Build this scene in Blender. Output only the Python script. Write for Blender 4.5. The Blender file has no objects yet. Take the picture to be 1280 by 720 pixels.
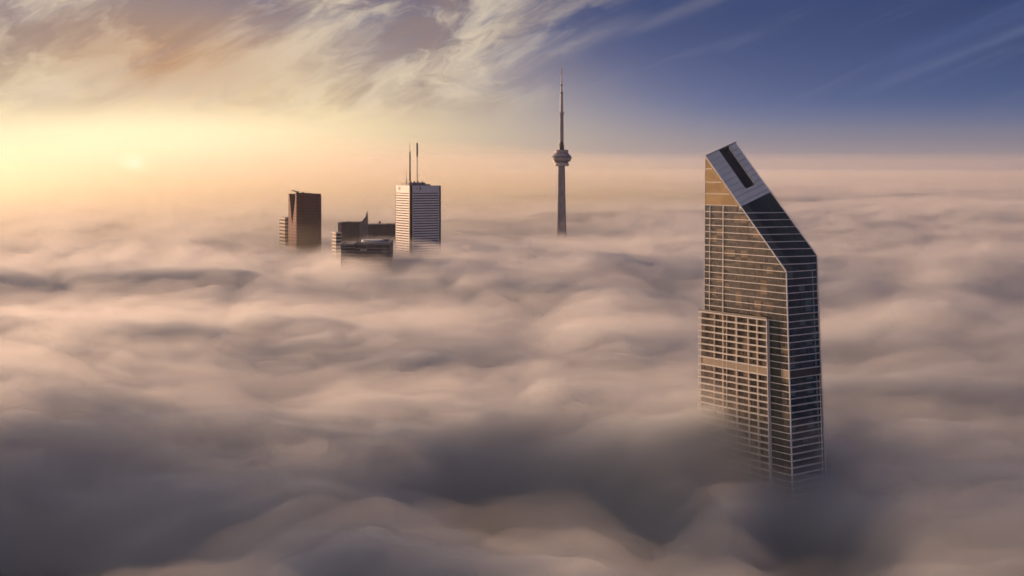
import bpy, math, random
import numpy as np
R = math.radians
S = bpy.context.scene
C = S.collection
CAM_Z = 300.0
F = 1576.0
def px(x, y, Y):
    """pixel of the photograph (1280x720) at depth Y -> world point"""
    return ((x-640)/F*Y, Y, CAM_Z-(y-210)/F*Y)

# ---------------------------------------------------------------- render set-up
S.render.engine = 'CYCLES'
cy = S.cycles
cy.use_denoising = True; cy.use_adaptive_sampling = True; cy.adaptive_threshold = .06; cy.adaptive_min_samples = 16
cy.max_bounces = 8; cy.diffuse_bounces = 3; cy.glossy_bounces = 3; cy.transmission_bounces = 4
cy.volume_bounces = 3; cy.transparent_max_bounces = 96
cy.volume_max_steps = 256
cy.caustics_reflective = False; cy.caustics_refractive = False
cy.sample_clamp_indirect = 4
S.view_settings.view_transform = 'Standard'; S.view_settings.look = 'None'
S.view_settings.exposure = 0; S.view_settings.gamma = 1; S.view_settings.use_curve_mapping = False

cam = bpy.data.cameras.new('camera'); co = bpy.data.objects.new('camera', cam); C.objects.link(co)
co.location = (0, 0, CAM_Z); co.rotation_euler = (R(90), 0, 0)
cam.sensor_width = 36; cam.lens = 36*F/1280; cam.shift_y = -150/1280
cam.clip_start = 1; cam.clip_end = 200000
S.camera = co

# ---------------------------------------------------------------- light
SUN_AZ, SUN_EL = R(-48), R(6.5)        # azimuth measured from +Y towards +X
sun = bpy.data.lights.new('sun', 'SUN'); so = bpy.data.objects.new('sun', sun); C.objects.link(so)
sun.energy = 5.0; sun.angle = R(0.5); sun.color = (1.0, 0.61, 0.37)
so.rotation_euler = (R(90)-SUN_EL, 0, -SUN_AZ+math.pi)

class NT:
    def __init__(s, tree): s.t = tree; s.n = tree.nodes; s.l = tree.links
    def node(s, typ, **kw):
        n = s.n.new(typ)
        for k, v in kw.items(): setattr(n, k, v)
        return n
    def put(s, sock, v):
        if v is None: return
        if isinstance(v, bpy.types.NodeSocket): s.l.new(v, sock)
        else: sock.default_value = v
    def math(s, op, a, b=None, c=None, clamp=False):
        n = s.node('ShaderNodeMath', operation=op, use_clamp=clamp)
        for i, v in enumerate((a, b, c)): s.put(n.inputs[i], v)
        return n.outputs[0]
    def mix(s, f, a, b, blend='MIX', clamp=False):
        n = s.node('ShaderNodeMix', data_type='RGBA', blend_type=blend, clamp_result=clamp)
        s.put(n.inputs[0], f); s.put(n.inputs[6], a); s.put(n.inputs[7], b)
        return n.outputs[2]
    def noise(s, vec, scale, detail=4, rough=.5, dist=0, dim='3D'):
        n = s.node('ShaderNodeTexNoise', noise_dimensions=dim)
        s.put(n.inputs['Vector'], vec)
        n.inputs['Scale'].default_value = scale; n.inputs['Detail'].default_value = detail
        n.inputs['Roughness'].default_value = rough; n.inputs['Distortion'].default_value = dist
        return n.outputs[0]
    def comb(s, x, y, z=0.0):
        n = s.node('ShaderNodeCombineXYZ')
        for i, v in enumerate((x, y, z)): s.put(n.inputs[i], v)
        return n.outputs[0]
    def ramp(s, f, a, b, lo=0.0, hi=1.0, smooth=True):
        n = s.node('ShaderNodeMapRange', interpolation_type='SMOOTHSTEP' if smooth else 'LINEAR')
        s.put(n.inputs[0], f)
        for i, v in enumerate((a, b, lo, hi)): s.put(n.inputs[i+1], v)
        return n.outputs[0]
def rgb(r, g, b): return (r, g, b, 1)
def srgb(r, g, b):
    f = lambda c: (c/255/12.92 if c/255 <= .04045 else ((c/255+.055)/1.055)**2.4)
    return (f(r), f(g), f(b), 1)

w = bpy.data.worlds.new('World'); S.world = w; w.use_nodes = True
T = NT(w.node_tree); T.n.clear()
tc = T.node('ShaderNodeTexCoord')
sep = T.node('ShaderNodeSeparateXYZ'); T.l.new(tc.outputs['Generated'], sep.inputs[0])
dx, dy, dz = sep.outputs
az = T.math('MULTIPLY', T.math('ARCTAN2', dx, dy), 180/math.pi)      # degrees, 0 = ahead
el = T.math('MULTIPLY', T.math('ARCSINE', dz), 180/math.pi)
# NISHITA read with the elevation stretched: deep blue comes down close to the bright horizon
elz = T.math('MULTIPLY', T.math('MAXIMUM', dz, 0.028), 5.0)
sv = T.comb(dx, dy, elz)
nv = T.node('ShaderNodeVectorMath', operation='NORMALIZE'); T.l.new(sv, nv.inputs[0])
sky = T.node('ShaderNodeTexSky', sky_type='NISHITA', sun_disc=False, sun_elevation=SUN_EL, sun_rotation=SUN_AZ,
             altitude=300, air_density=1.0, dust_density=1.0, ozone_density=2.0)
T.l.new(nv.outputs[0], sky.inputs[0])
M = T.math
base = T.mix(1.0, sky.outputs[0], rgb(.52, .57, 1.0), 'MULTIPLY')
def gauss(x, x0, sx, y, y0, sy):
    a = M('MULTIPLY', M('SUBTRACT', x, x0), 1/sx); b = M('MULTIPLY', M('SUBTRACT', y, y0), 1/sy)
    return M('EXPONENT', M('MULTIPLY', M('ADD', M('MULTIPLY', a, a), M('MULTIPLY', b, b)), -1))
K = 10.0          # the background runs at strength 0.1
def lin(c, k=1.0): return (c[0]*K*k, c[1]*K*k, c[2]*K*k, 1)
# thin veil of lit high air: strong on the sun's side, gone on the blue side
veil = T.ramp(M('ADD', az, M('MULTIPLY', el, 1.5)), 15, -14)
veil = M('MULTIPLY', veil, T.ramp(el, 16, 3, .0, 1))
veil = M('MULTIPLY', veil, T.ramp(az, -120, -70))
# unseen sky overhead brightened and tinted violet, added to fill the fog's shade
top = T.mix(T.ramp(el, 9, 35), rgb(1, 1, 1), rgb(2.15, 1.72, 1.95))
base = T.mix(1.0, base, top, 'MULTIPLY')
vcol = T.mix(T.ramp(el, 1.0, 6.5), lin(srgb(206, 186, 150)), lin(srgb(172, 152, 142)))
c1 = T.mix(M('MULTIPLY', veil, .85), base, vcol)
c1 = T.mix(T.ramp(el, 3.2, -.2, 0, .7), c1, lin(srgb(150, 138, 140)))
# glow round the sun's side of the horizon
glow = gauss(az, -14, 13, el, 1.8, 3.0)
c2 = T.mix(M('MULTIPLY', glow, .92), c1, lin(srgb(246, 220, 168), 1.1))
c2 = T.mix(M('MULTIPLY', gauss(az, -16.5, 7.5, el, .6, 2.5), .85), c2, lin(srgb(255, 238, 196), 1.3))
spot = gauss(az, -16.7, .36, el, .12, .28)
c2 = T.mix(spot, c2, lin(srgb(255, 240, 225), 3.4))
# broken high cloud on the sun's side, combed up to the right
u = M('ADD', M('MULTIPLY', az, .93), M('MULTIPLY', el, .36)); v = M('SUBTRACT', M('MULTIPLY', el, .93), M('MULTIPLY', az, .36))
P = T.comb(M('MULTIPLY', u, .16), M('MULTIPLY', v, .45))
wrp = T.noise(P, .8, 4, .55)
wr2 = T.noise(P, .9, 4, .55, dim='3D')
P2 = T.comb(M('ADD', M('MULTIPLY', u, .17), M('MULTIPLY', wrp, 1.5)), M('ADD', M('MULTIPLY', v, .36), M('MULTIPLY', wrp, .8)), 2.3)
n1 = T.noise(P2, 1.0, 14, .61, .3)
n2 = T.noise(T.comb(M('MULTIPLY', u, .045), M('MULTIPLY', v, .42), 4.0), 2.0, 10, .6, .3)
n3 = T.noise(T.comb(M('ADD', M('MULTIPLY', u, .13), M('MULTIPLY', wrp, 1.0)), M('MULTIPLY', v, .30), 7.7), 1.2, 12, .6, .8)
side = T.ramp(M('ADD', az, M('MULTIPLY', el, -.5)), 3.0, -6)
amt = M('MULTIPLY', side, T.ramp(el, 1.6, 3.6))
c2 = T.mix(M('MULTIPLY', M('MULTIPLY', amt, T.ramp(n3, .38, .62)), .6), c2, lin(srgb(152, 132, 122)))
cir = M('MULTIPLY', T.ramp(n1, .40, .64), amt)
c3 = T.mix(M('MULTIPLY', cir, .8), c2, lin(srgb(230, 213, 186)))
patch = M('MULTIPLY', gauss(az, -15.0, 5.0, el, 4.7, 1.9), T.ramp(n1, .30, .66, 1.0, .65))
c4 = T.mix(M('MULTIPLY', patch, .95), c3, lin(srgb(192, 148, 112)))
dk2 = M('MULTIPLY', M('MULTIPLY', T.ramp(n1, .47, .36), T.ramp(el, 3.0, 4.6)), side)
c5 = T.mix(M('MULTIPLY', dk2, .42), c4, lin(srgb(146, 126, 120)))
# a few faint streaks out on the blue side
st = M('MULTIPLY', T.ramp(n2, .52, .80), T.ramp(el, 1.5, 4))
c6 = T.mix(M('MULTIPLY', st, .18), c5, lin(srgb(150, 152, 172)))
def streak(v0, wv, u0, u1, amp, col):
    global c6
    g = M('EXPONENT', M('MULTIPLY', M('POWER', M('MULTIPLY', M('ABSOLUTE', M('SUBTRACT', M('ADD', v, M('MULTIPLY', wrp, .3)), v0)), 1/wv), 2.0), -1))
    g = M('MULTIPLY', g, M('MULTIPLY', T.ramp(u, u0, u0+3), T.ramp(u, u1, u1-3)))
    g = M('MULTIPLY', g, T.ramp(n2, .25, .6, .35, 1.0))
    c6 = T.mix(M('MULTIPLY', g, amp), c6, lin(srgb(*col)))
streak(-2.35, .22, 14.5, 27, .35, (112, 124, 160))
streak(-1.6, .5, 15.5, 27, .22, (90, 108, 156))
streak(3.9, .26, 6, 14, .2, (190, 180, 175))
streak(4.3, .35, 0, 9, .25, (165, 158, 160))
base = c6
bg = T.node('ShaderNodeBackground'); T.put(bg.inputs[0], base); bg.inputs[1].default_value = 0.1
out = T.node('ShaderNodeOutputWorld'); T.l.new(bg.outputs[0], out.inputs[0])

# ---------------------------------------------------------------- fog
rng = np.random.RandomState(7)
PERM = rng.permutation(512); GA = rng.rand(512)*2*np.pi
def gnoise(x, y):
    xi = np.floor(x).astype(int); yi = np.floor(y).astype(int)
    fx = x-xi; fy = y-yi
    u = fx**3*(fx*(fx*6-15)+10); v = fy**3*(fy*(fy*6-15)+10)
    def g(i, j):
        a = GA[PERM[(PERM[(xi+i) & 511]+yi+j) & 511]]
        return np.cos(a)*(fx-i)+np.sin(a)*(fy-j)
    n0 = g(0, 0)*(1-u)+g(1, 0)*u; n1 = g(0, 1)*(1-u)+g(1, 1)*u
    return (n0*(1-v)+n1*v)*1.5
def fbm(x, y, oct, gain=.5):
    s = 0; a = 1; t = 0
    for k in range(oct):
        s = s+a*gnoise(x+17.3*k, y-9.1*k); t += a; a *= gain; x = x*2.03; y = y*2.03
    return s/t
BASE = 120.0
MEAN = 188.0
HOLLOWS = [ # x, y, radius x, radius y, depth
    (-195, 495, 62, 85, 52), (-5, 588, 46, 50, 42), (52, 545, 26, 40, 28), (122, 505, 22, 50, 42), (-34, 412, 24, 40, 28),
    (-150, 760, 60, 40, 14), (-66, 385, 70, 50, 10), (-64, 465, 46, 70, 15), (86, 508, 24, 50, 11),
    (150, 580, 38, 30, 13),                        # in front of the slanted tower
    (80, 618, 70, 36, -14), (-110, 1560, 120, 90, -4), (-300, 1780, 110, 170, 16), (87, 2100, 150, 330, 15),
]
def height(x, y, smooth=0):
    wx = x+45*gnoise(x/170+3, y/170); wy = y+45*gnoise(x/190-7, y/190+5)
    big = fbm(wx/640, wy/430, 2)
    mid = fbm(wx/190+11, wy/120+4, 2, .5)
    near = np.clip((950-np.hypot(x, y))/600, 0, 1); near = near*near*(3-2*near)
    far = fbm(x/2600, y/1700, 3)
    # billows: rounded tops, creased hollows between them, drawn out sideways
    b1 = np.abs(gnoise(wx/132+31, wy/74-8)); b2 = np.abs(gnoise(wx/70-3, wy/40+19))
    h = MEAN+19*big+15*mid+24*far-28*near-9+(22*b1+12*b2)*(1-.38*near)
    if not smooth:
        b3 = np.abs(gnoise(wx/44+8, wy/21+2)); h = h+6.0*b3-1.5+2.0*gnoise(wx/17, wy/10)
    for (hx, hy, rx, ry, d) in HOLLOWS:
        h = h-d*np.exp(-((x-hx)/rx)**2-((y-hy)/ry)**2)
    return h
def vol_mat(name, density, col, aniso):
    m = bpy.data.materials.new(name); m.use_nodes = True
    t = NT(m.node_tree); t.n.clear()
    v = t.node('ShaderNodeVolumePrincipled')
    v.inputs['Color'].default_value = col; v.inputs['Density'].default_value = density; v.inputs['Anisotropy'].default_value = aniso
    o = t.node('ShaderNodeOutputMaterial'); t.l.new(v.outputs[0], o.inputs['Volume'])
    m.cycles.homogeneous_volume = True
    return m
def fog_shell(name, off, density, smooth, astep, rratio, rag=0, BASE=120.0, col=(.97, .965, .965, 1), an=.45):
    fine = np.arange(-33, 33.001, astep)
    coarse = np.arange(36, 325, 3.0)
    ang = np.radians(np.concatenate([fine, coarse]))
    nr = int(math.log(30000/60)/math.log(rratio))
    rad = 60*rratio**np.arange(nr+1)
    A, Rr = np.meshgrid(ang, rad)
    X = np.sin(A)*Rr; Y = np.cos(A)*Rr
    H = height(X, Y, smooth)+off
    if rag: H = H+rag*(fbm(X/95+off, Y/48-off, 3, .6)+.6*fbm(X/36-off, Y/18, 2))
    H = np.maximum(H, BASE+1.0)
    na = len(ang); nrr = nr+1
    top = np.stack([X, Y, H], -1).reshape(-1, 3)
    ring = np.stack([X[-1], Y[-1], np.full(na, BASE)], -1)
    v = np.concatenate([top, ring, [[0, 0, float(np.mean(H[0]))], [0, 0, BASE]]])
    ct = len(v)-2; cb = len(v)-1; r0 = nrr*na
    j = np.arange(na); j2 = (j+1) % na
    q = []
    for i in range(nrr-1):
        q.append(np.stack([i*na+j, i*na+j2, (i+1)*na+j2, (i+1)*na+j], -1))
    q.append(np.stack([(nrr-1)*na+j, (nrr-1)*na+j2, r0+j2, r0+j], -1))
    q = np.concatenate(q)
    tr = np.concatenate([np.stack([np.full(na, ct), j2, j], -1), np.stack([np.full(na, cb), r0+j, r0+j2], -1)])
    me = bpy.data.meshes.new(name)
    me.vertices.add(len(v)); me.vertices.foreach_set('co', v.astype(np.float32).ravel())
    idx = np.concatenate([q.ravel(), tr.ravel()]).astype(np.int32)
    me.loops.add(len(idx)); me.loops.foreach_set('vertex_index', idx)
    tot = np.concatenate([np.full(len(q), 4), np.full(len(tr), 3)]).astype(np.int32)
    st = np.concatenate([[0], np.cumsum(tot)[:-1]]).astype(np.int32)
    me.polygons.add(len(tot)); me.polygons.foreach_set('loop_start', st); me.polygons.foreach_set('loop_total', tot)
    me.update(calc_edges=True); me.validate()
    me.materials.append(vol_mat(name, density, col, an))
    o = bpy.data.objects.new(name, me); C.objects.link(o)
    return o
fog_shell('fog_bank', -9, .07, 0, .2, 1.009, col=(.87, .915, .95, 1))
fog_shell('thin_fog', 1, .012, 0, .25, 1.011, 13, 112.0, col=(.93, .945, .955, 1))
fog_shell('mist', 13, .0035, 1, .4, 1.016, 16, 104.0)
for n in ('fog_bank', 'thin_fog', 'mist'): bpy.data.objects[n]['kind'] = 'stuff'

# ---------------------------------------------------------------- mesh helpers
class MB:
    """collects closed solids, builds ONE mesh object; f maps local to world"""
    def __init__(s, f=None): s.v = []; s.p = []; s.m = []; s.uv = []; s.f = f
    def add(s, verts, faces, mi=0, uvs=None):
        b = len(s.v); s.v += [tuple(q) for q in verts]
        for k, fc in enumerate(faces):
            s.p.append([b+i for i in fc]); s.m.append(mi)
            s.uv.append(uvs[k] if uvs else None)
    def box(s, x0, x1, y0, y1, z0, z1, mi=0):
        v = [(x, y, z) for z in (z0, z1) for x, y in ((x0, y0), (x1, y0), (x1, y1), (x0, y1))]
        s.add(v, [(3, 2, 1, 0), (4, 5, 6, 7), (0, 1, 5, 4), (1, 2, 6, 5), (2, 3, 7, 6), (3, 0, 4, 7)], mi)
    def prism(s, pts, z0, z1, mi=0):
        n = len(pts)
        z0 = z0 if callable(z0) else (lambda x, y, c=z0: c)
        z1 = z1 if callable(z1) else (lambda x, y, c=z1: c)
        v = [(x, y, z0(x, y)) for x, y in pts]+[(x, y, z1(x, y)) for x, y in pts]
        s.add(v, [tuple(range(n))[::-1], tuple(range(n, 2*n))]+[(i, (i+1) % n, n+(i+1) % n, n+i) for i in range(n)], mi)
    def side(s, pts, y0, y1, mi=0):
        """polygon in x,z pushed through y"""
        n = len(pts)
        v = [(x, y0, z) for x, z in pts]+[(x, y1, z) for x, z in pts]
        s.add(v, [tuple(range(n)), tuple(range(n, 2*n))[::-1]]+[(i, (i+1) % n, n+(i+1) % n, n+i) for i in range(n)], mi)
    def lathe(s, prof, seg=32, mi=0, cx=0, cy=0):
        v = []; f = []
        for r, z in prof:
            for k in range(seg):
                a = 2*math.pi*k/seg; v.append((cx+r*math.cos(a), cy+r*math.sin(a), z))
        n = len(prof)
        for i in range(n-1):
            for k in range(seg):
                k2 = (k+1) % seg; f.append((i*seg+k, i*seg+k2, (i+1)*seg+k2, (i+1)*seg+k))
        f.append(tuple(range(seg))[::-1]); f.append(tuple((n-1)*seg+k for k in range(seg)))
        s.add(v, f, mi)
    def bar(s, a, b, w, h=None, mi=0):
        """square bar between two local points"""
        from mathutils import Vector
        a = Vector(a); b = Vector(b); d = (b-a).normalized(); h = h or w
        up = Vector((0, 0, 1)) if abs(d.z) < .95 else Vector((1, 0, 0))
        sx = d.cross(up).normalized()*w/2; sy = sx.cross(d).normalized()*h/2
        v = [p+q for p in (a, b) for q in (-sx-sy, sx-sy, sx+sy, -sx+sy)]
        s.add(v, [(3, 2, 1, 0), (4, 5, 6, 7), (0, 1, 5, 4), (1, 2, 6, 5), (2, 3, 7, 6), (3, 0, 4, 7)], mi)
    def build(s, name, mats, parent=None, smooth=False):
        import bmesh
        me = bpy.data.meshes.new(name)
        loc = s.v
        wv = [s.f(*q) for q in loc] if s.f else loc
        me.from_pydata([tuple(q) for q in wv], [], s.p)
        at = me.attributes.new('loc', 'FLOAT_VECTOR', 'POINT')       # local metres, for the materials
        at.data.foreach_set('vector', np.array(loc, dtype=np.float32).ravel())
        for k, p in enumerate(me.polygons): p.material_index = s.m[k]; p.use_smooth = smooth
        bm = bmesh.new(); bm.from_mesh(me); bmesh.ops.recalc_face_normals(bm, faces=bm.faces); bm.to_mesh(me); bm.free()
        for m in (mats if isinstance(mats, (list, tuple)) else [mats]): me.materials.append(m)
        o = bpy.data.objects.new(name, me); C.objects.link(o)
        if parent is not None:
            o.parent = parent
            from mathutils import Matrix
            # a part keeps world coordinates: undo the thing's place (parts themselves sit at the origin)
            o.matrix_parent_inverse = Matrix.Translation(parent.location).inverted() if parent.type == 'EMPTY' else Matrix()
        return o
def thing(name, loc, label, cat, group=None):
    o = bpy.data.objects.new(name, None); C.objects.link(o); o.location = loc
    o['label'] = label; o['category'] = cat
    if group: o['group'] = group
    o.empty_display_size = 5
    return o
def frame(cx, cy, ex, ey):
    """local x along ex, local y along ey (unit vectors in plan)"""
    return lambda x, y, z: (cx+x*ex[0]+y*ey[0], cy+x*ex[1]+y*ey[1], z)

# ---------------------------------------------------------------- materials
def nmat(name):
    m = bpy.data.materials.new(name); m.use_nodes = True
    t = NT(m.node_tree); b = m.node_tree.nodes['Principled BSDF']
    a = t.node('ShaderNodeAttribute', attribute_name='loc')
    se = t.node('ShaderNodeSeparateXYZ'); t.l.new(a.outputs['Vector'], se.inputs[0])
    return m, t, b, a.outputs['Vector'], se.outputs
def plain(name, col, rough=.6, var=.15, scale=.15, metallic=0.0, spec=.5):
    m, t, b, vec, (x, y, z) = nmat(name)
    n = t.noise(vec, scale, 5, .6)
    k = t.ramp(n, .3, .7, 1-var, 1+var, False)
    mx = t.node('ShaderNodeVectorMath', operation='SCALE'); mx.inputs[0].default_value = col[:3]; t.l.new(k, mx.inputs['Scale'])
    t.l.new(mx.outputs[0], b.inputs['Base Color'])
    b.inputs['Roughness'].default_value = rough; b.inputs['Metallic'].default_value = metallic
    b.inputs['Specular IOR Level'].default_value = spec
    return m
def cellrand(t, ax, sx, ay, sy, seed=0.0):
    fx = t.math('FLOOR', t.math('DIVIDE', ax, sx)); fy = t.math('FLOOR', t.math('DIVIDE', ay, sy))
    wn = t.node('ShaderNodeTexWhiteNoise', noise_dimensions='3D'); t.l.new(t.comb(fx, fy, seed), wn.inputs[0])
    return wn.outputs['Value'], wn.outputs['Color']
def band(t, ax, per, width, off=0.0):
    """1 on a line of that width every per metres"""
    f = t.math('FRACT', t.math('DIVIDE', t.math('ADD', ax, 1000*per+off), per))
    return t.math('LESS_THAN', f, width/per)
def glass(name, dark, mid, pane, storey, mull, rough=.1, ior=1.7, frame_w=.12, warm=None, axis=None, tilt=.02, z0=0.0):
    """curtain-wall glass: panes that differ a little in tint, tilt and blinds, and thin mullions"""
    m, t, b, vec, (x, y, z) = nmat(name)
    ax = t.math('ADD', x, y) if axis is None else (x if axis == 'x' else y)
    zz = t.math('ADD', z, z0)
    r, rc = cellrand(t, ax, pane, zz, storey)
    r2, _ = cellrand(t, ax, pane*3, zz, storey, 5.0)
    r3, _ = cellrand(t, ax, pane*2.4, zz, storey*200, 9.0)
    col = t.mix(t.math('POWER', t.math('ADD', t.math('MULTIPLY', r, .55), t.math('MULTIPLY', r3, .45)), 1.6), dark, mid)
    if warm: col = t.mix(t.ramp(r2, .80, .98), col, warm)
    line = band(t, ax, pane, frame_w)
    col = t.mix(line, col, mull)
    t.l.new(col, b.inputs['Base Color'])
    b.inputs['IOR'].default_value = ior
    t.put(b.inputs['Roughness'], t.math('MULTIPLY_ADD', line, .4, rough))
    nb = t.node('ShaderNodeVectorMath', operation='SUBTRACT'); t.l.new(rc, nb.inputs[0]); nb.inputs[1].default_value = (.5, .5, .5)
    ns = t.node('ShaderNodeVectorMath', operation='SCALE'); t.l.new(nb.outputs[0], ns.inputs[0]); ns.inputs['Scale'].default_value = tilt
    g = t.node('ShaderNodeNewGeometry')
    na = t.node('ShaderNodeVectorMath', operation='ADD'); t.l.new(g.outputs['Normal'], na.inputs[0]); t.l.new(ns.outputs[0], na.inputs[1])
    nn = t.node('ShaderNodeVectorMath', operation='NORMALIZE'); t.l.new(na.outputs[0], nn.inputs[0])
    t.l.new(nn.outputs[0], b.inputs['Normal'])
    return m

# ================================================================ the slanted glass tower
EU = (-.5829, .8125); EV = (.8095, .5874)
CX, CY = 130.6, 600.0
LU, LV = 55.0, 21.6
def zroof(u, v): return 250.5+1.009*u+.324*v
def tower(u, v, z):
    k = (250-z)/96
    s = 1+(.085*min(k, 1.6) if k > 0 else .03*k)
    sh = 1.6*min(max(k, 0), 1.6)
    u = 27.5+(u-27.5)*s; v = 10.8+(v-10.8)*s
    return (CX+u*EU[0]+v*EV[0]+sh, CY+u*EU[1]+v*EV[1], z)
ctr = tower(27.5, 10.8, 0)
tw = thing('slanted_tower', ctr, 'tall bronze glass tower with a steeply slanted metal top, standing alone in the fog', 'skyscraper')
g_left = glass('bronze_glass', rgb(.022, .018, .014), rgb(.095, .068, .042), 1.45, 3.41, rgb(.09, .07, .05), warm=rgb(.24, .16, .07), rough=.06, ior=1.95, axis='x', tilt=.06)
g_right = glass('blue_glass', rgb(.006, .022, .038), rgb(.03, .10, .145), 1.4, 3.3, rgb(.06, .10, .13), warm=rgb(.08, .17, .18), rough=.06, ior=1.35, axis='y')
g_roof = glass('green_glass', rgb(.012, .022, .02), rgb(.06, .085, .075), 1.6, 500, rgb(.09, .10, .09), warm=rgb(.10, .11, .09), rough=.1, ior=1.45, axis='y')
white = plain('white_slab', rgb(.82, .79, .74), .55, .12, .3)
white_edge = plain('white_edge', rgb(.82, .80, .78), .45, .06)
bronze = plain('bronze_panel', rgb(.40, .29, .16), .24, .25, .08, metallic=.75)
slot_dark = plain('slot_lining', rgb(.022, .02, .02), .5, .3, .4)
# body
mb = MB(tower); mb.prism([(0, 0), (LU, 0), (LU, LV), (0, LV)], 0, lambda u, v: zroof(u, v)-1.4)
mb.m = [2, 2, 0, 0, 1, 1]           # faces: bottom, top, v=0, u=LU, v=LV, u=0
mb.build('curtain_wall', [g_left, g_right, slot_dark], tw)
# sloped glazing over the lower roof
mb = MB(tower); mb.prism([(0, 0), (30, 0), (30, LV), (0, LV)], lambda u, v: zroof(u, v)-1.38, lambda u, v: zroof(u, v)); mb.m = [0, 0, 1, 0, 0, 2]
mb.build('slanted_glazing', [g_roof, g_left, g_right], tw)
# metal roof with a long slot
def metal():
    m, t, b, vec, (x, y, z) = nmat('seamed_metal')
    line = t.math('MAXIMUM', band(t, y, 1.2, .22), band(t, x, 2.6, .22))
    r, rc = cellrand(t, y, 1.2, x, 2.6)
    col = t.mix(r, rgb(.72, .76, .80), rgb(.88, .90, .92))
    col = t.mix(line, col, rgb(.13, .14, .16))
    t.l.new(col, b.inputs['Base Color']); b.inputs['Metallic'].default_value = 0.0
    t.put(b.inputs['Roughness'], t.math('MULTIPLY_ADD', r, .15, .32))
    return m
m_metal = metal()
mb = MB(tower)
for poly in ([(30, 0), (35.4, 0), (35.4, LV), (30, LV)], [(35.4, 0), (LU, 0), (LU, 9.4), (35.4, 9.4)], [(35.4, 16.7), (LU, 16.7), (LU, LV), (35.4, LV)]):
    mb.prism(poly, lambda u, v: zroof(u, v)-1.38, lambda u, v: zroof(u, v)+.25)
roof = mb.build('metal_roof', m_metal, tw)
for k in range(18):
    v = .6+1.2*k
    if 9.3 < v < 16.8: segs = [(30.1, 35.3)]
    else: segs = [(30.1, LU-.1)]
    mb2 = MB(tower)
    for a, b_ in segs:
        mb2.bar((a, v, zroof(a, v)+.33), (b_, v, zroof(b_, v)+.33), .14, .18)
    mb2.build('standing_seam', m_metal, roof)
sl = MB(tower)
sl.prism([(35.5, 9.5), (LU-.3, 9.5), (LU-.3, 16.6), (35.5, 16.6)], lambda u, v: zroof(u, v)-1.36, lambda u, v: zroof(u, v)-1.0)
sl.prism([(LU-.28, 9.5), (LU-.02, 9.5), (LU-.02, 16.6), (LU-.28, 16.6)], lambda u, v: zroof(u, v)-1.36, lambda u, v: zroof(u, v)+.2)
slo = sl.build('roof_slot', slot_dark, tw)
mrail = plain('rail_metal', rgb(.10, .10, .10), .5)
for v in (11.2, 13.0, 14.8):
    q = MB(tower); q.bar((35.6, v, zroof(35.6, v)-.9), (LU-.5, v, zroof(LU-.5, v)-.9), .16); q.build('slot_rail', mrail, slo)
# trims: corner, slanted edges, crest
def trim(a, b_, w):
    q = MB(tower); q.bar(a, b_, w); return q.build('edge_trim', white_edge, tw)
def seglist(a, b_, n):
    return [tuple(a[i]+(b_[i]-a[i])*k/n for i in range(3)) for k in range(n+1)]
def trim_poly(a, b_, w, n=1):
    P = seglist(a, b_, n); q = MB(tower)
    for i in range(n): q.bar(P[i], P[i+1], w)
    return q.build('edge_trim', white_edge, tw)
trim_poly((-.2, -.2, 100), (-.2, -.2, 250), .5, 3)
trim_poly((-.2, LV+.1, 100), (-.2, LV+.1, 257.2), .35, 3)
trim_poly((-.2, -.2, zroof(0, 0)+.15), (LU, -.2, zroof(LU, 0)+.15), .5)
trim_poly((-.1, LV+.1, zroof(0, LV)+.1), (LU, LV+.1, zroof(LU, LV)+.1), .34)
trim_poly((LU, -.3, zroof(LU, 0)+.3), (LU, LV+.9, zroof(LU, LV)+.8), .55)
trim_poly((LU+.1, -.1, 100), (LU+.1, -.1, 305.5), .3, 4)
# floors
levels = [299.6, 292.8, 286.9, 281.2]
z = 281.2
while z-3.41 > 226: z -= 3.41; levels.append(z)
z = levels[-1]; ZB = z                       # the bay's top level
for k in range(7): z -= 3.27; levels.append(z)
ZM1 = z; z -= 3.8; levels.append(z); ZM0 = z  # the blank service storey
while z > 118: z -= 3.27; levels.append(z)
for z in levels:
    o = .24
    o = .24 if z < 282 else .2
    us = (z-250.5)/1.009+(1.6 if z > 280 else 0); us2 = (z-250.5-.324*LV)/1.009+(1.6 if z > 280 else 0)
    if us > 0:
        if us2 > 0: pts = [(us-o, -o), (LU+o, -o), (LU+o, LV+o), (us2-o, LV+o)]
        else: pts = [(us-o, -o), (LU+o, -o), (LU+o, LV+o), (-o, LV+o), (-o, (z-250.5)/.324)]
    else: pts = [(-o, -o), (LU+o, -o), (LU+o, LV+o), (-o, LV+o)]
    q = MB(tower); q.prism(pts, z-.19, z+.19); q.build('floor_slab', white, tw)
# blank bronze cladding of the four tall top storeys
q = MB(tower); u0 = 30.2
q.side([(u0+.4, 281.5), (LU-.05, 281.5), (LU-.05, zroof(LU, 0)-.4), (u0+.4, zroof(u0, 0)-.2)], -.14, 0.05); q.build('upper_cladding', bronze, tw)
# pilasters on the long face
for u, w_, zt in ((41.9, .55, 281), (51.2, .3, 281)):
    q = MB(tower); q.box(u-w_/2, u+w_/2, -.34, .02, ZB+.3, zt); q.build('pilaster', white, tw)
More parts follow.
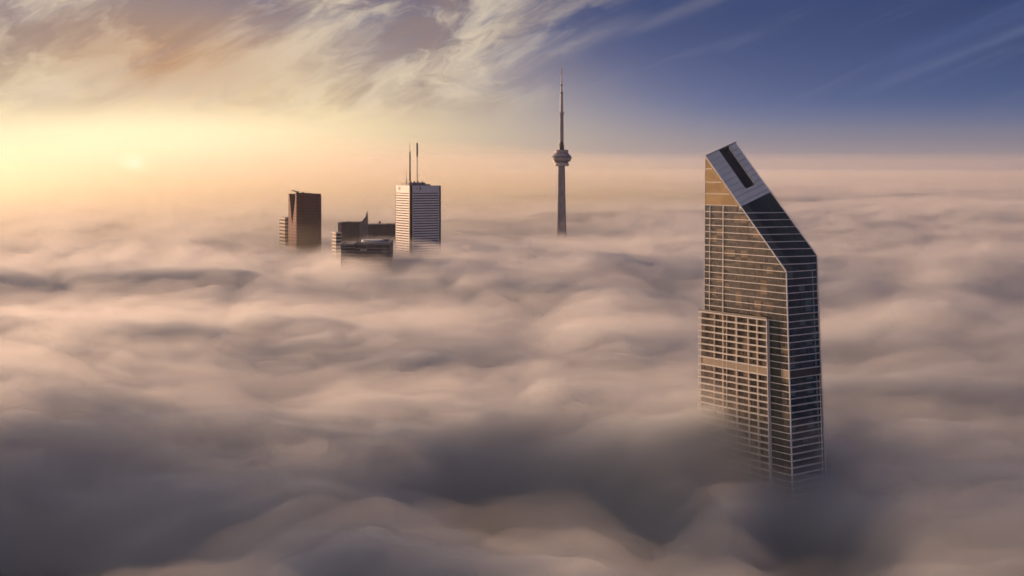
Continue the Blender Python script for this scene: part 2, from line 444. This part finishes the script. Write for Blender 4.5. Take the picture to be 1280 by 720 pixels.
# recess shade beside the bay put into a dark glass strip; service-storey panels
strip = glass('strip_glass', rgb(.02, .028, .026), rgb(.07, .08, .07), 1.1, 3.27, rgb(.03, .035, .03), rough=.2, ior=1.4, axis='x')
q = MB(tower); q.box(4.9, 11.4, -.2, 0, 100, ZB-.2); q.build('shade_strip', strip, tw)
beige = plain('service_panel', rgb(.42, .33, .24), .6, .15, .1)
navy = plain('louvre_panel', rgb(.03, .035, .045), .5, .25, .3)
q = MB(tower); q.box(.1, 4.8, -.2, .02, ZM0+.26, ZM1-.26); q.build('service_panel', beige, tw)
q = MB(tower); q.box(-.2, .02, .2, LV-.4, ZM0+.26, ZM1-.26); q.build('louvre_panel', navy, tw)
# lighter column of panes near the far end of the short face
q = MB(tower); q.box(-.16, .02, LV-3.6, LV-2.9, 100, 250); q.build('pilaster', plain('grey_mullion', rgb(.22, .25, .26), .4), tw)
q = MB(tower); q.box(-.16, .02, LV-.9, LV-.3, 100, 250); q.build('pilaster', plain('dark_mullion', rgb(.10, .10, .10), .4), tw)
# the balcony bay on the long face
g_bay = glass('balcony_glass', rgb(.02, .016, .014), rgb(.16, .115, .075), 1.05, 3.27, rgb(.30, .22, .15), warm=rgb(.26, .17, .10), rough=.3, ior=1.45, frame_w=.2, axis='x', z0=-ZB+327)
q = MB(tower); q.box(11.6, 56.6, -.7, 7, 100, ZB-.05); bay = q.build('balcony_bay', g_bay, tw)
bay_levels = [z for z in levels if z <= ZB+.01 and z > 112]
for z in bay_levels:
    q = MB(tower); q.box(11.5, 57.2, -1.9, 7.3, z-.34, z+.3); q.build('balcony_slab', white, bay)
cream = plain('cream_pier', rgb(.60, .50, .38), .6, .15, .3)
for u, w_ in ((18.2, .9), (23.9, .9), (31.6, 1.0), (38.2, .5), (40.6, .8), (46.5, .5)):
    q = MB(tower); q.box(u-w_/2, u+w_/2, -1.55, 0, 100, ZB-.4); q.build('pier', cream, bay)
for u in (56.9, 55.6):
    q = MB(tower); q.box(u-.16, u+.16, -1.75, -1.4, 100, ZB-.1); q.build('corner_post', white_edge, bay)
q = MB(tower); q.box(56.65, 57.1, 6.6, 7.1, 100, ZB-.1); q.build('corner_post', white_edge, bay)
q = MB(tower); q.box(11.45, 11.85, -1.95, 0, 100, ZB+.2); q.build('end_wall', white_edge, bay)
q = MB(tower); q.box(12, 54, -1.5, 0, ZM0+.3, ZM1-.34); q.build('service_band', beige, bay)
for k in range(3):
    q = MB(tower); q.box(54.2+k*.0, 56.4, -1.6+k*.45, -1.5+k*.45, ZB+.3, ZB+1.3)
q = MB(tower); q.box(11.6, 57.1, -1.85, -1.75, ZB+.3, ZB+1.25); q.build('parapet_rail', plain('rail_glass', rgb(.35, .32, .28), .3), bay)

# ================================================================ the white banded tower with antennas
Y = 1600.0; k = Y/F
SX = (512.7-640)*k
s31 = math.atan2(23.3, 38.5)
er = (math.cos(s31), math.sin(s31)); elv = (-math.sin(s31), math.cos(s31))
ft = frame(SX, Y, er, elv)           # local x along the right-hand face, y along the left-hand face
W = 45.2; zt = CAM_Z-(232-210)*k
wt = thing('banded_tower', ft(W/2, W/2, 0), 'office tower with white horizontal bands and three antennas on its roof', 'skyscraper')
dk = glass('dark_window', rgb(.015, .014, .018), rgb(.05, .045, .05), 1.5, 3.22, rgb(.04, .04, .04), rough=.25, ior=1.2)
marble = plain('white_marble', rgb(.74, .70, .68), .5, .08, .2)
q = MB(ft); q.box(.7, W-.7, .7, W-.7, 0, zt-.3); q.build('glass_core', dk, wt)
NT_ = 3.4                             # corner notches
def face_frame(i):
    o = [(0, 0), (W, 0), (W, W), (0, W)][i]; d = [(1, 0), (0, 1), (-1, 0), (0, -1)][i]; n = [(0, -1), (1, 0), (0, 1), (-1, 0)][i]
    return lambda a, b_, z: ft(o[0]+d[0]*a-n[0]*b_, o[1]+d[1]*a-n[1]*b_, z)   # a along the face, b inwards
ST = 3.22
ZT1 = zt-9.6
for i in range(4):
    ff = face_frame(i)
    q = MB(ff); q.box(NT_, W-NT_, .35, .75, 150, zt-.4)
    fa = q.build('facade', dk, wt)
    q = MB(ff); q.box(NT_, W-NT_, 0, .8, ZT1, zt); tb = q.build('top_band', marble, fa)
    for j in range(25):
        z1 = ZT1-.95-j*ST
        q = MB(ff); q.box(NT_, W-NT_, .05, .8, z1-2.1, z1); q.build('spandrel', marble, fa)
    for a in (NT_, W-NT_-.9):
        q = MB(ff); q.box(a, a+.9, -.02, .8, 150, ZT1-.01); q.build('edge_pier', marble, fa)
    q = MB(ff); q.box(-.05, NT_-.05, 1.1, 3, 150, zt-.2); q.build('corner_glass', plain('notch_glass', rgb(.02, .022, .02), .4), fa)
# emblems on the top band: a dark arrowhead on the broad face, a small rosette on the narrow lit face
emb = plain('emblem_dark', rgb(.035, .03, .04), .5, .05); embr = plain('emblem_red', rgb(.30, .10, .09), .5, .05)
ff = face_frame(0)
q = MB(ff); zc = zt-3.9; a0 = 12.4
q.side([(a0, zc+2.5), (a0+1.3, zc+2.5), (a0+3.6, zc), (a0+1.3, zc-2.5), (a0, zc-2.5), (a0+2.1, zc)], -.25, -.01)
e = q.build('emblem', emb, [c for c in wt.children if c.name.startswith('facade')][0])
q = MB(ff); q.side([(a0-2.6, zc+1.3), (a0-1.3, zc), (a0-2.6, zc-1.3), (a0-3.4, zc)], -.2, -.01); q.build('emblem', plain('emblem_grey', rgb(.2, .18, .2), .5), [c for c in wt.children if c.name.startswith('facade')][0])
ff = face_frame(3); fl = sorted([c for c in wt.children if c.name.startswith('facade')], key=lambda c: c.name)[3]
# face 3 runs from the far end (a=0) to the near corner (a=W)
q = MB(ff); a0 = 13.0
q.side([(a0-3.0, zc), (a0+1.4, zc+2.5), (a0+3.2, zc+1.8), (a0+.6, zc), (a0+3.2, zc-1.8), (a0+1.4, zc-2.5)], -.22, -.01); q.build('emblem', embr, fl)
q = MB(ff); q.side([(a0+2.6, zc), (a0+4.0, zc+1.1), (a0+5.4, zc), (a0+4.0, zc-1.1)], -.22, -.01); q.build('emblem', embr, fl)
# roof
mech = plain('plant_room', rgb(.22, .21, .23), .6, .3, .3)
q = MB(ft); q.box(3, 26, 8, 30, zt-.3, zt+3.6); rp = q.build('plant_room', mech, wt)
q = MB(ft); q.box(26.01, 34, 10, 28, zt-.3, zt+1.5); q.build('plant_room', mech, wt)
for a, b_, h in ((5, 10, 4.8), (9.5, 9.5, 4.3), (16, 12, 5.6), (21, 9, 4.4), (12.5, 15, 5.0)):
    q = MB(ft); q.box(a, a+2.2, b_, b_+2.2, zt+3.6, zt+h+.3); q.build('roof_unit', mech, wt)
amat = plain('antenna_steel', rgb(.16, .13, .12), .5, .2); amat2 = plain('antenna_white', rgb(.55, .47, .40), .5, .2)
def antenna(pxl, Ya, prof, m):
    kk = Ya/F
    q = MB(); q.lathe([(r, CAM_Z-(y-210)*kk) for r, y in prof], 10, 0, (pxl-640)*kk, Ya)
    q.build('antenna', m, wt)
antenna(508.2, 1612, [(.5, 233), (.5, 226), (.3, 222), (.2, 213)], amat2)
antenna(512.4, 1614, [(1.15, 229.5), (1.0, 205), (.95, 190), (.4, 189.5), (.3, 184), (.12, 178.5)], amat)
antenna(521.4, 1622, [(.6, 229), (.5, 196), (1.15, 195.5), (1.2, 180), (.7, 178.6)], amat)

G = 1900/1690               # these two stand further back
# ================================================================ the red granite tower
Y = 1900.0; k = Y/F
sa = math.atan2(16.2, 29.7); er = (math.cos(sa), math.sin(sa)); elv = (-math.sin(sa), math.cos(sa))
GX = (371.3-640)*k
fr = lambda x, y, z: (GX+G*(x*er[0]+y*elv[0]), Y+G*(x*er[1]+y*elv[1]), z)
fr2 = lambda x, y, z: fr(-y, x, z)             # x along the narrow side, y outwards
WR, WL = 33.9, 33.0
zt = CAM_Z-(242.5-210)*k
rt = thing('granite_tower', fr(WR/2, WL/2, 0), 'dark reddish granite tower with a deep V cut in its narrow side, leftmost tall tower', 'skyscraper')
def granite(name, wall, win, px_, pz, wx, wz):
    m, t, b, vec, (x, y, z) = nmat(name)
    ax = t.math('ADD', x, y)
    fx = t.math('FRACT', t.math('DIVIDE', t.math('ADD', ax, 1000*px_), px_)); fz = t.math('FRACT', t.math('DIVIDE', z, pz))
    wmask = t.math('MULTIPLY', t.math('LESS_THAN', fx, wx), t.math('LESS_THAN', fz, wz))
    n = t.noise(vec, .2, 5, .6); r, _ = cellrand(t, ax, px_, z, pz)
    c = t.mix(t.ramp(n, .3, .7, 0, .35, False), wall, rgb(wall[0]*.6, wall[1]*.6, wall[2]*.6))
    wn = t.mix(r, win, rgb(win[0]*2.4, win[1]*2.2, win[2]*2.2))
    t.l.new(t.mix(wmask, c, wn), b.inputs['Base Color'])
    t.put(b.inputs['Roughness'], t.math('MULTIPLY_ADD', wmask, -.3, .6)); b.inputs['Specular IOR Level'].default_value = .06
    return m
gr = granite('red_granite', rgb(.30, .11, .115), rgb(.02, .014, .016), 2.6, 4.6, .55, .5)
gr_dim = granite('shaded_granite', rgb(.14, .038, .048), rgb(.035, .02, .028), 2.4, 4.4, .5, .55)  # same granite, with the shade of these faces put into a darker colour
vg = plain('notch_glass', rgb(.016, .012, .013), .8, .3, .1, spec=0)
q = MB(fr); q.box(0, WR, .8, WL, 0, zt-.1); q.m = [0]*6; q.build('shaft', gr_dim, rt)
# narrow side plates with the V cut (local x = 0 side), and the glass behind it
q = MB(fr2)      # x runs along the narrow side, y outwards
zb = CAM_Z-(283-210)*k
q.side([(0, 140), (WL, 140), (WL, zt), (29, zt), (17.5, zb), (4.0, zt-7), (4.0, zt), (0, zt)], .02, 1.0)
q.build('granite_front', gr, rt)
q = MB(fr2); q.box(1, WL-1, .005, .4, zb-6, zt-.5); q.build('notch_glass', vg, rt)
q = MB(fr); q.box(WR-2.4, WR+.3, -.3, 2, 140, zt-3); q.build('corner_pier', plain('dark_pier', rgb(.09, .055, .06), .6), rt)
for a, b_, w_, h in ((1.5, 6, 3, 2.2), (6, 10, 4, 1.4), (9.5, 6, 2.4, 3.0), (12.6, 9, 1.6, 1.2), (18, 14, 9, .8)):
    q = MB(fr); q.box(a, a+w_, b_, b_+w_, zt-.1, zt+h); q.build('roof_unit', vg, rt)
q = MB(fr); q.bar((-3.5, 9, zt+5.2), (3.5, 5, zt+2.6), 2.6, 1.5); q.build('roof_crane', vg, rt)
q = MB(fr); q.bar((1.5, 6.4, zt+2.2), (4.6, 4.6, zt+4.2), 1.0, 1.6); q.build('roof_crane', vg, rt)

# ================================================================ striped low block behind it
Y = 1950.0; k = Y/F
fb = frame((356.3-640)*k, Y, er, elv)
zt = CAM_Z-(272.3-210)*k
sb = thing('office_block', fb(8, 14, 0), 'low grey office block with pale stripes, tucked against the granite tower', 'office building')
q = MB(fb); q.box(0, 26, 0, 28, 0, zt); q.build('block_core', dk, sb)
pale = plain('pale_band', rgb(.38, .29, .29), .6, .12, .3)
for j in range(11):
    z1 = zt+.3-j*5.4
    q = MB(fb); q.box(-.12, 26.1, -.12, 28.1, z1-2.9, z1); q.build('stripe_band', pale, sb)

# ================================================================ the dark complex with the pointed fin
Y = 1900.0; k = Y/F
sc_ = math.radians(7)
ec = (math.cos(sc_), math.sin(sc_)); el_ = (-math.sin(sc_), math.cos(sc_))
X0 = (422.3-640)*k
fc = lambda x, y, z: (X0+G*(x*ec[0]+y*el_[0]), Y+G*(x*ec[1]+y*el_[1]), z)
zl = CAM_Z-(278.2-210)*k; zr = CAM_Z-(281-210)*k
cx_ = thing('fin_building', fc(36, 14, 0), 'dark office building with a pointed curved fin rising from its roof', 'office building')
slate = glass('slate_wall', rgb(.035, .033, .042), rgb(.075, .07, .085), 1.9, 4.2, rgb(.07, .066, .075), rough=.5, ior=1.15, frame_w=.5)
slate2 = plain('slate_panel', rgb(.085, .08, .095), .5, .2, .1, spec=.2)
slate3 = plain('dark_slate', rgb(.045, .042, .05), .5, .25, .1, spec=.2)
q = MB(fc); q.box(4.8, 30.5, 0, 26, 0, zl); q.build('west_wing', slate, cx_)
q = MB(fc); q.box(0, 4.8, .6, 24, 0, zl-.4); q.build('end_column', plain('pink_column', rgb(.24, .18, .18), .6), cx_)
q = MB(fc); q.box(4.6, 30.7, -.5, 26.3, zl-.9, zl+.25); q.build('roof_edge', slate3, cx_)
q = MB(fc); q.box(3.2, 31, -1.1, 10, zl-14.5, zl-13.2); q.build('ledge', slate3, cx_)
q = MB(fc); q.box(30.5, 41, 1.5, 26, 0, zr+.2); q.build('middle_wing', slate2, cx_)
q = MB(fc); q.box(41, 78, -.6, 28, 0, zr); q.build('east_wing', slate, cx_)
q = MB(fc); q.box(40.8, 78.2, -1.0, 28.3, zr-1.0, zr+.3); q.build('roof_edge', slate2, cx_)
zf = CAM_Z-(263.6-210)*k
q = MB(fc); fx0, fx1 = 28.8, 40.2
prof = [(fx0, zr-32), (fx1, zr-32), (fx1, zr+5), (fx1-.2, zf-6), (fx1-1.2, zf), (fx1-1.8, zf-1)]
for t_ in range(1, 8):
    a = t_/8; prof.append((fx1-1.9-(fx1-1.9-fx0)*a**1.25, (zf-2)-(zf-2-(zl-1))*a**.62))
prof.append((fx0, zl-2))
q.side(prof, -1.6, 7); q.build('fin', plain('fin_cladding', rgb(.13, .12, .14), .5, .15, .15, spec=.2), cx_)
q = MB(fc); q.lathe([(.5, zr), (.5, zr+1.6), (1.6, zr+2.2), (1.7, zr+4.0), (.9, zr+4.8)], 12, 0, 56, 8); q.build('roof_beacon', plain('red_dome', rgb(.12, .02, .02), .5), cx_)
q = MB(fc); q.box(12, 17, 8, 13, zl, zl+1.2); q.build('roof_unit', slate3, cx_)
q = MB(fc); q.box(66, 70, 4, 9, zr, zr+1.3); q.build('roof_unit', slate3, cx_)

# low banded block at its foot
Y = 1640.0; k = Y/F
fl_ = frame((420-640)*k, Y, (math.cos(.5), math.sin(.5)), (-math.sin(.5), math.cos(.5)))
zt = CAM_Z-(290.5-210)*k
lb = thing('office_block', fl_(5, 5, 0), 'small banded block at the corner of the dark building with the fin', 'office building')
q = MB(fl_); q.box(.4, 7.6, .4, 16, 0, zt-.6); q.build('block_core', plain('green_glass_dark', rgb(.025, .04, .035), .3), lb)
pale2 = plain('pale_slab', rgb(.62, .54, .50), .6, .1)
for j in range(7):
    q = MB(fl_); q.box(0, 8, 0, 16.4, zt-4.5*j-1.9, zt-4.5*j); q.build('stripe_band', pale2, lb)

# ================================================================ flat-roofed building in front
Y = 1465.0; k = Y/F
ff_ = frame((426.3-640)*k, Y, (math.cos(.03), math.sin(.03)), (-math.sin(.03), math.cos(.03)))
zt = CAM_Z-(304.3-210)*k
fb_ = thing('flat_roof_building', ff_(28, 30, 0), 'wide building with pale skylight on its flat roof, in front of the fin', 'office building')
gw = glass('grey_facade', rgb(.05, .048, .056), rgb(.10, .095, .105), 2.2, 3.8, rgb(.09, .085, .09), rough=.5, ior=1.15, frame_w=.4)
WF = 56.2
q = MB(ff_); q.box(0, 16, -1.5, 60, 0, zt-1.2); q.build('west_wall', gw, fb_)
q = MB(ff_); q.box(16, WF, 0, 66, 0, zt-.3); q.build('main_wall', gw, fb_)
rfm = plain('roof_gravel', rgb(.24, .225, .22), .8, .25, .15)
q = MB(ff_); q.box(16.2, WF-.6, .6, 65.6, zt-.3, zt-.05); q.build('roof', rfm, fb_)
q = MB(ff_); q.box(.4, 15.8, -1, 59.6, zt-1.2, zt-.9); q.build('roof', rfm, fb_)
pm = plain('parapet', rgb(.20, .19, .20), .6, .1)
for args in ((15.6, WF+.4, -.5, .6, zt-1.6, zt+.7), (WF-.6, WF+.4, .61, 66.2, zt-1.6, zt+.7), (15.6, 16.3, .61, 66.2, zt-1.3, zt+.7), (-.3, 15.58, -1.9, -.9, zt-2.3, zt-.4), (-.3, .5, -.89, 60, zt-2.3, zt-.4)):
    q = MB(ff_); q.box(*args); q.build('parapet', pm, fb_)
sky_m = plain('skylight', rgb(.75, .70, .66), .35, .1, .2)
q = MB(ff_); q.prism([(20+14*1+14*math.cos(a), 38+15*math.sin(a)) for a in [i*math.pi/12 for i in range(24)]], zt-.05, zt+2.2); q.build('skylight', sky_m, fb_)
q = MB(ff_); q.box(44, 52, 40, 56, zt-.05, zt+2.4); q.build('roof_unit', pm, fb_)
q = MB(ff_); q.box(22, 30, -.8, -.3, zt-8.5, zt-6.5); q.build('wall_sign', plain('sign_plate', rgb(.30, .28, .28), .5), fb_)
for j in range(9):
    z1 = zt-4.2-3.8*j
    q = MB(ff_); q.box(-.25, 16.2, -1.85, 3, z1-1.0, z1); q.build('stripe_band', pm, fb_)
for j in range(8):
    z1 = zt-5.4-3.8*j
    q = MB(ff_); q.box(16.3, WF+.2, -.28, 3, z1-.7, z1); q.build('stripe_band', pm, fb_)

# ================================================================ the needle tower
Y = 2200.0; k = Y/F
NX = (702.0-640)*k
nt = thing('needle_tower', (NX, Y, 0), 'slender concrete tower with a round pod and long antenna mast, right of the banded tower', 'tower')
fn = lambda x, y, z: (NX+x, Y+y, z)
Z = lambda y: CAM_Z-(y-210)*k
conc = plain('tower_concrete', rgb(.27, .235, .27), .75, .18, .12)
conc_d = plain('dark_window_ring', rgb(.05, .045, .045), .35, .2)
conc_l = plain('pale_ring', rgb(.58, .50, .50), .55, .1)
mast_m = plain('mast_white', rgb(.52, .46, .48), .5, .12, .3)
# shaft: hexagonal core with three tapering wings
q = MB(fn)
def wing_shaft():
    rings = []
    zs = [0, 60, 120, 170, 200, 250, Z(207.5)]
    v = []; f = []
    N = 12
    for z in zs:
        h = 1-z/Z(207.5)
        rc = 5.0+1.3*h; rw = 6.4+5.2*h+10*h**3; wd = math.radians(13)
        ring = []
        for i in range(3):
            a = math.radians(200+120*i)
            for da, r in ((-wd, rw), (wd, rw), (math.radians(38), rc), (math.radians(82), rc)):
                v.append((r*math.cos(a+da), r*math.sin(a+da), z))
    n = 12
    for j in range(len(zs)-1):
        for i in range(n): f.append((j*n+i, j*n+(i+1) % n, (j+1)*n+(i+1) % n, (j+1)*n+i))
    f.append(tuple(range(n))[::-1]); f.append(tuple((len(zs)-1)*n+i for i in range(n)))
    q.add(v, f)
wing_shaft(); q.build('shaft', conc, nt)
def ring(name, prof, m, parent=nt, seg=40):
    q = MB(fn); q.lathe([(r*k, Z(y)) for r, y in prof], seg); return q.build(name, m, parent, smooth=False)
pod = ring('pod', [(5.0, 207.4), (8.9, 202.0), (10.5, 201.6), (10.5, 196.2), (8, 191.8), (7.0, 191.4)], conc)
ring('radome', [(8.3, 207.6), (9.1, 206.6), (9.3, 204.8), (8.8, 203.6), (8.4, 203.4)], conc_l, pod)
ring('window_ring', [(11.0, 201.9), (11.0, 200.6)], conc_d, pod)
ring('deck_ring', [(11.6, 200.55), (11.9, 199.8), (11.8, 199.35)], conc_l, pod)
ring('window_ring', [(12.0, 199.3), (12.2, 198.5)], conc_d, pod)
ring('deck_ring', [(12.3, 198.45), (12.5, 197.6), (12.4, 197.2)], conc_l, pod)
ring('window_ring', [(12.5, 197.15), (12.6, 196.0), (12.1, 195.7)], conc_d, pod)
ring('pod_roof', [(12.0, 195.65), (11.2, 194.6), (8.9, 191.7), (8.6, 191.6)], plain('pod_roof_metal', rgb(.30, .26, .31), .55, .1), pod)
ring('upper_deck', [(8.1, 191.5), (8.3, 187.6), (7.9, 187.2)], plain('deck_metal', rgb(.33, .28, .32), .55, .1), nt)
ring('parapet_ring', [(8.6, 189.4), (8.6, 188.7)], conc_l, nt)
ring('collar', [(3.2, 187.1), (3.0, 183.0), (2.5, 181.0), (2.2, 177.0)], conc_d, nt, 16)
for dx_, dy_, y_ in ((-3.1, -1, 180.5), (3.0, -1, 182.5), (-2.5, -2, 184.5), (2.2, -2.5, 179)):
    q = MB(fn); q.lathe([(.3*k, Z(y_+1.4)), (1.0*k, Z(y_+.6)), (.8*k, Z(y_-.8)), (.2*k, Z(y_-1.2))], 10, 0, dx_*k*.8, dy_*k); q.build('dish', conc_d, nt)
ring('mast', [(2.55, 177.1), (2.3, 142.2)], plain('mast_lower', rgb(.34, .28, .31), .6, .12), nt, 12)
ring('mast_platform', [(2.4, 142.2), (3.5, 141.8), (3.6, 140.6), (2.4, 140.2)], conc_l, nt, 16)
ring('mast', [(2.0, 140.15), (1.75, 117.3)], mast_m, nt, 12)
ring('mast_collar', [(1.9, 117.3), (1.9, 115.6)], conc_d, nt, 12)
ring('mast', [(1.1, 115.6), (1.0, 107.6)], mast_m, nt, 12)
ring('mast_collar', [(1.3, 107.6), (1.3, 105.6)], conc_d, nt, 12)
ring('mast', [(.85, 105.6), (.7, 94.2)], mast_m, nt, 10)
ring('mast', [(.9, 94.2), (.8, 92.0), (.6, 91.6), (.4, 84)], plain('mast_red', rgb(.42, .24, .22), .5, .1), nt, 10)

# ================================================================ low sunlit mist beyond the towers
def mist_lens(name, cx, cy_, cz, rx, ry, rz, density, col, an):
    q = MB(lambda x, y, z: (cx+x*rx, cy_+y*ry, cz+z*rz))
    q.lathe([(max(1e-3, math.sin(i*math.pi/28)), -math.cos(i*math.pi/28)) for i in range(29)], 72)
    o = q.build(name, vol_mat(name, density, col, an)); o['kind'] = 'stuff'; return o
for rz, dn in ((88, 3.6e-4), (135, 1.8e-4), (190, .9e-4), (255, .6e-4)):
    mist_lens('golden_mist', -1150-rz*2, 3600+rz*4, 184, 1900+rz*3, 2250+rz*4, rz, dn, (.98, .94, .77, 1), .6)
mist_lens('high_mist', -2600, 6500, 180, 3900, 4300, 300, .7e-4, (.97, .95, .82, 1), .5)
mist_lens('far_mist', 1500, 10000, 180, 9500, 6000, 112, 1.6e-4, (.95, .95, .96, 1), .4)
mist_lens('far_mist', 1500, 10500, 180, 10500, 6600, 230, .4e-4, (.95, .95, .96, 1), .4)
# ================================================================ ground and air
def ground_mat():
    m = bpy.data.materials.new('ground'); m.use_nodes = True
    t = NT(m.node_tree); b = m.node_tree.nodes['Principled BSDF']
    g = t.node('ShaderNodeNewGeometry'); se = t.node('ShaderNodeSeparateXYZ'); t.l.new(g.outputs['Position'], se.inputs[0])
    x, y, z = se.outputs
    st = t.math('MAXIMUM', band(t, x, 110, 14), band(t, y, 74, 12))
    r, _ = cellrand(t, x, 110, y, 74)
    c = t.mix(r, rgb(.014, .038, .048), rgb(.022, .052, .062))
    n = t.noise(g.outputs['Position'], .03, 5, .6)
    c = t.mix(t.ramp(n, .45, .65, 0, .6), c, rgb(.016, .045, .04))
    c = t.mix(st, c, rgb(.03, .05, .056))
    t.l.new(c, b.inputs['Base Color']); b.inputs['Roughness'].default_value = .9
    return m
me = bpy.data.meshes.new('ground'); gs = 60000
me.from_pydata([(-gs, -gs, 0), (gs, -gs, 0), (gs, gs, 0), (-gs, gs, 0)], [], [(0, 1, 2, 3)]); me.materials.append(ground_mat())
go = bpy.data.objects.new('ground', me); C.objects.link(go); go['kind'] = 'structure'
q = MB(); q.box(-31000, 31000, -31000, 31000, -1, 490)
hz = q.build('haze', vol_mat('haze', .22e-4, (.95, .95, .97, 1), .4)); hz['kind'] = 'stuff'
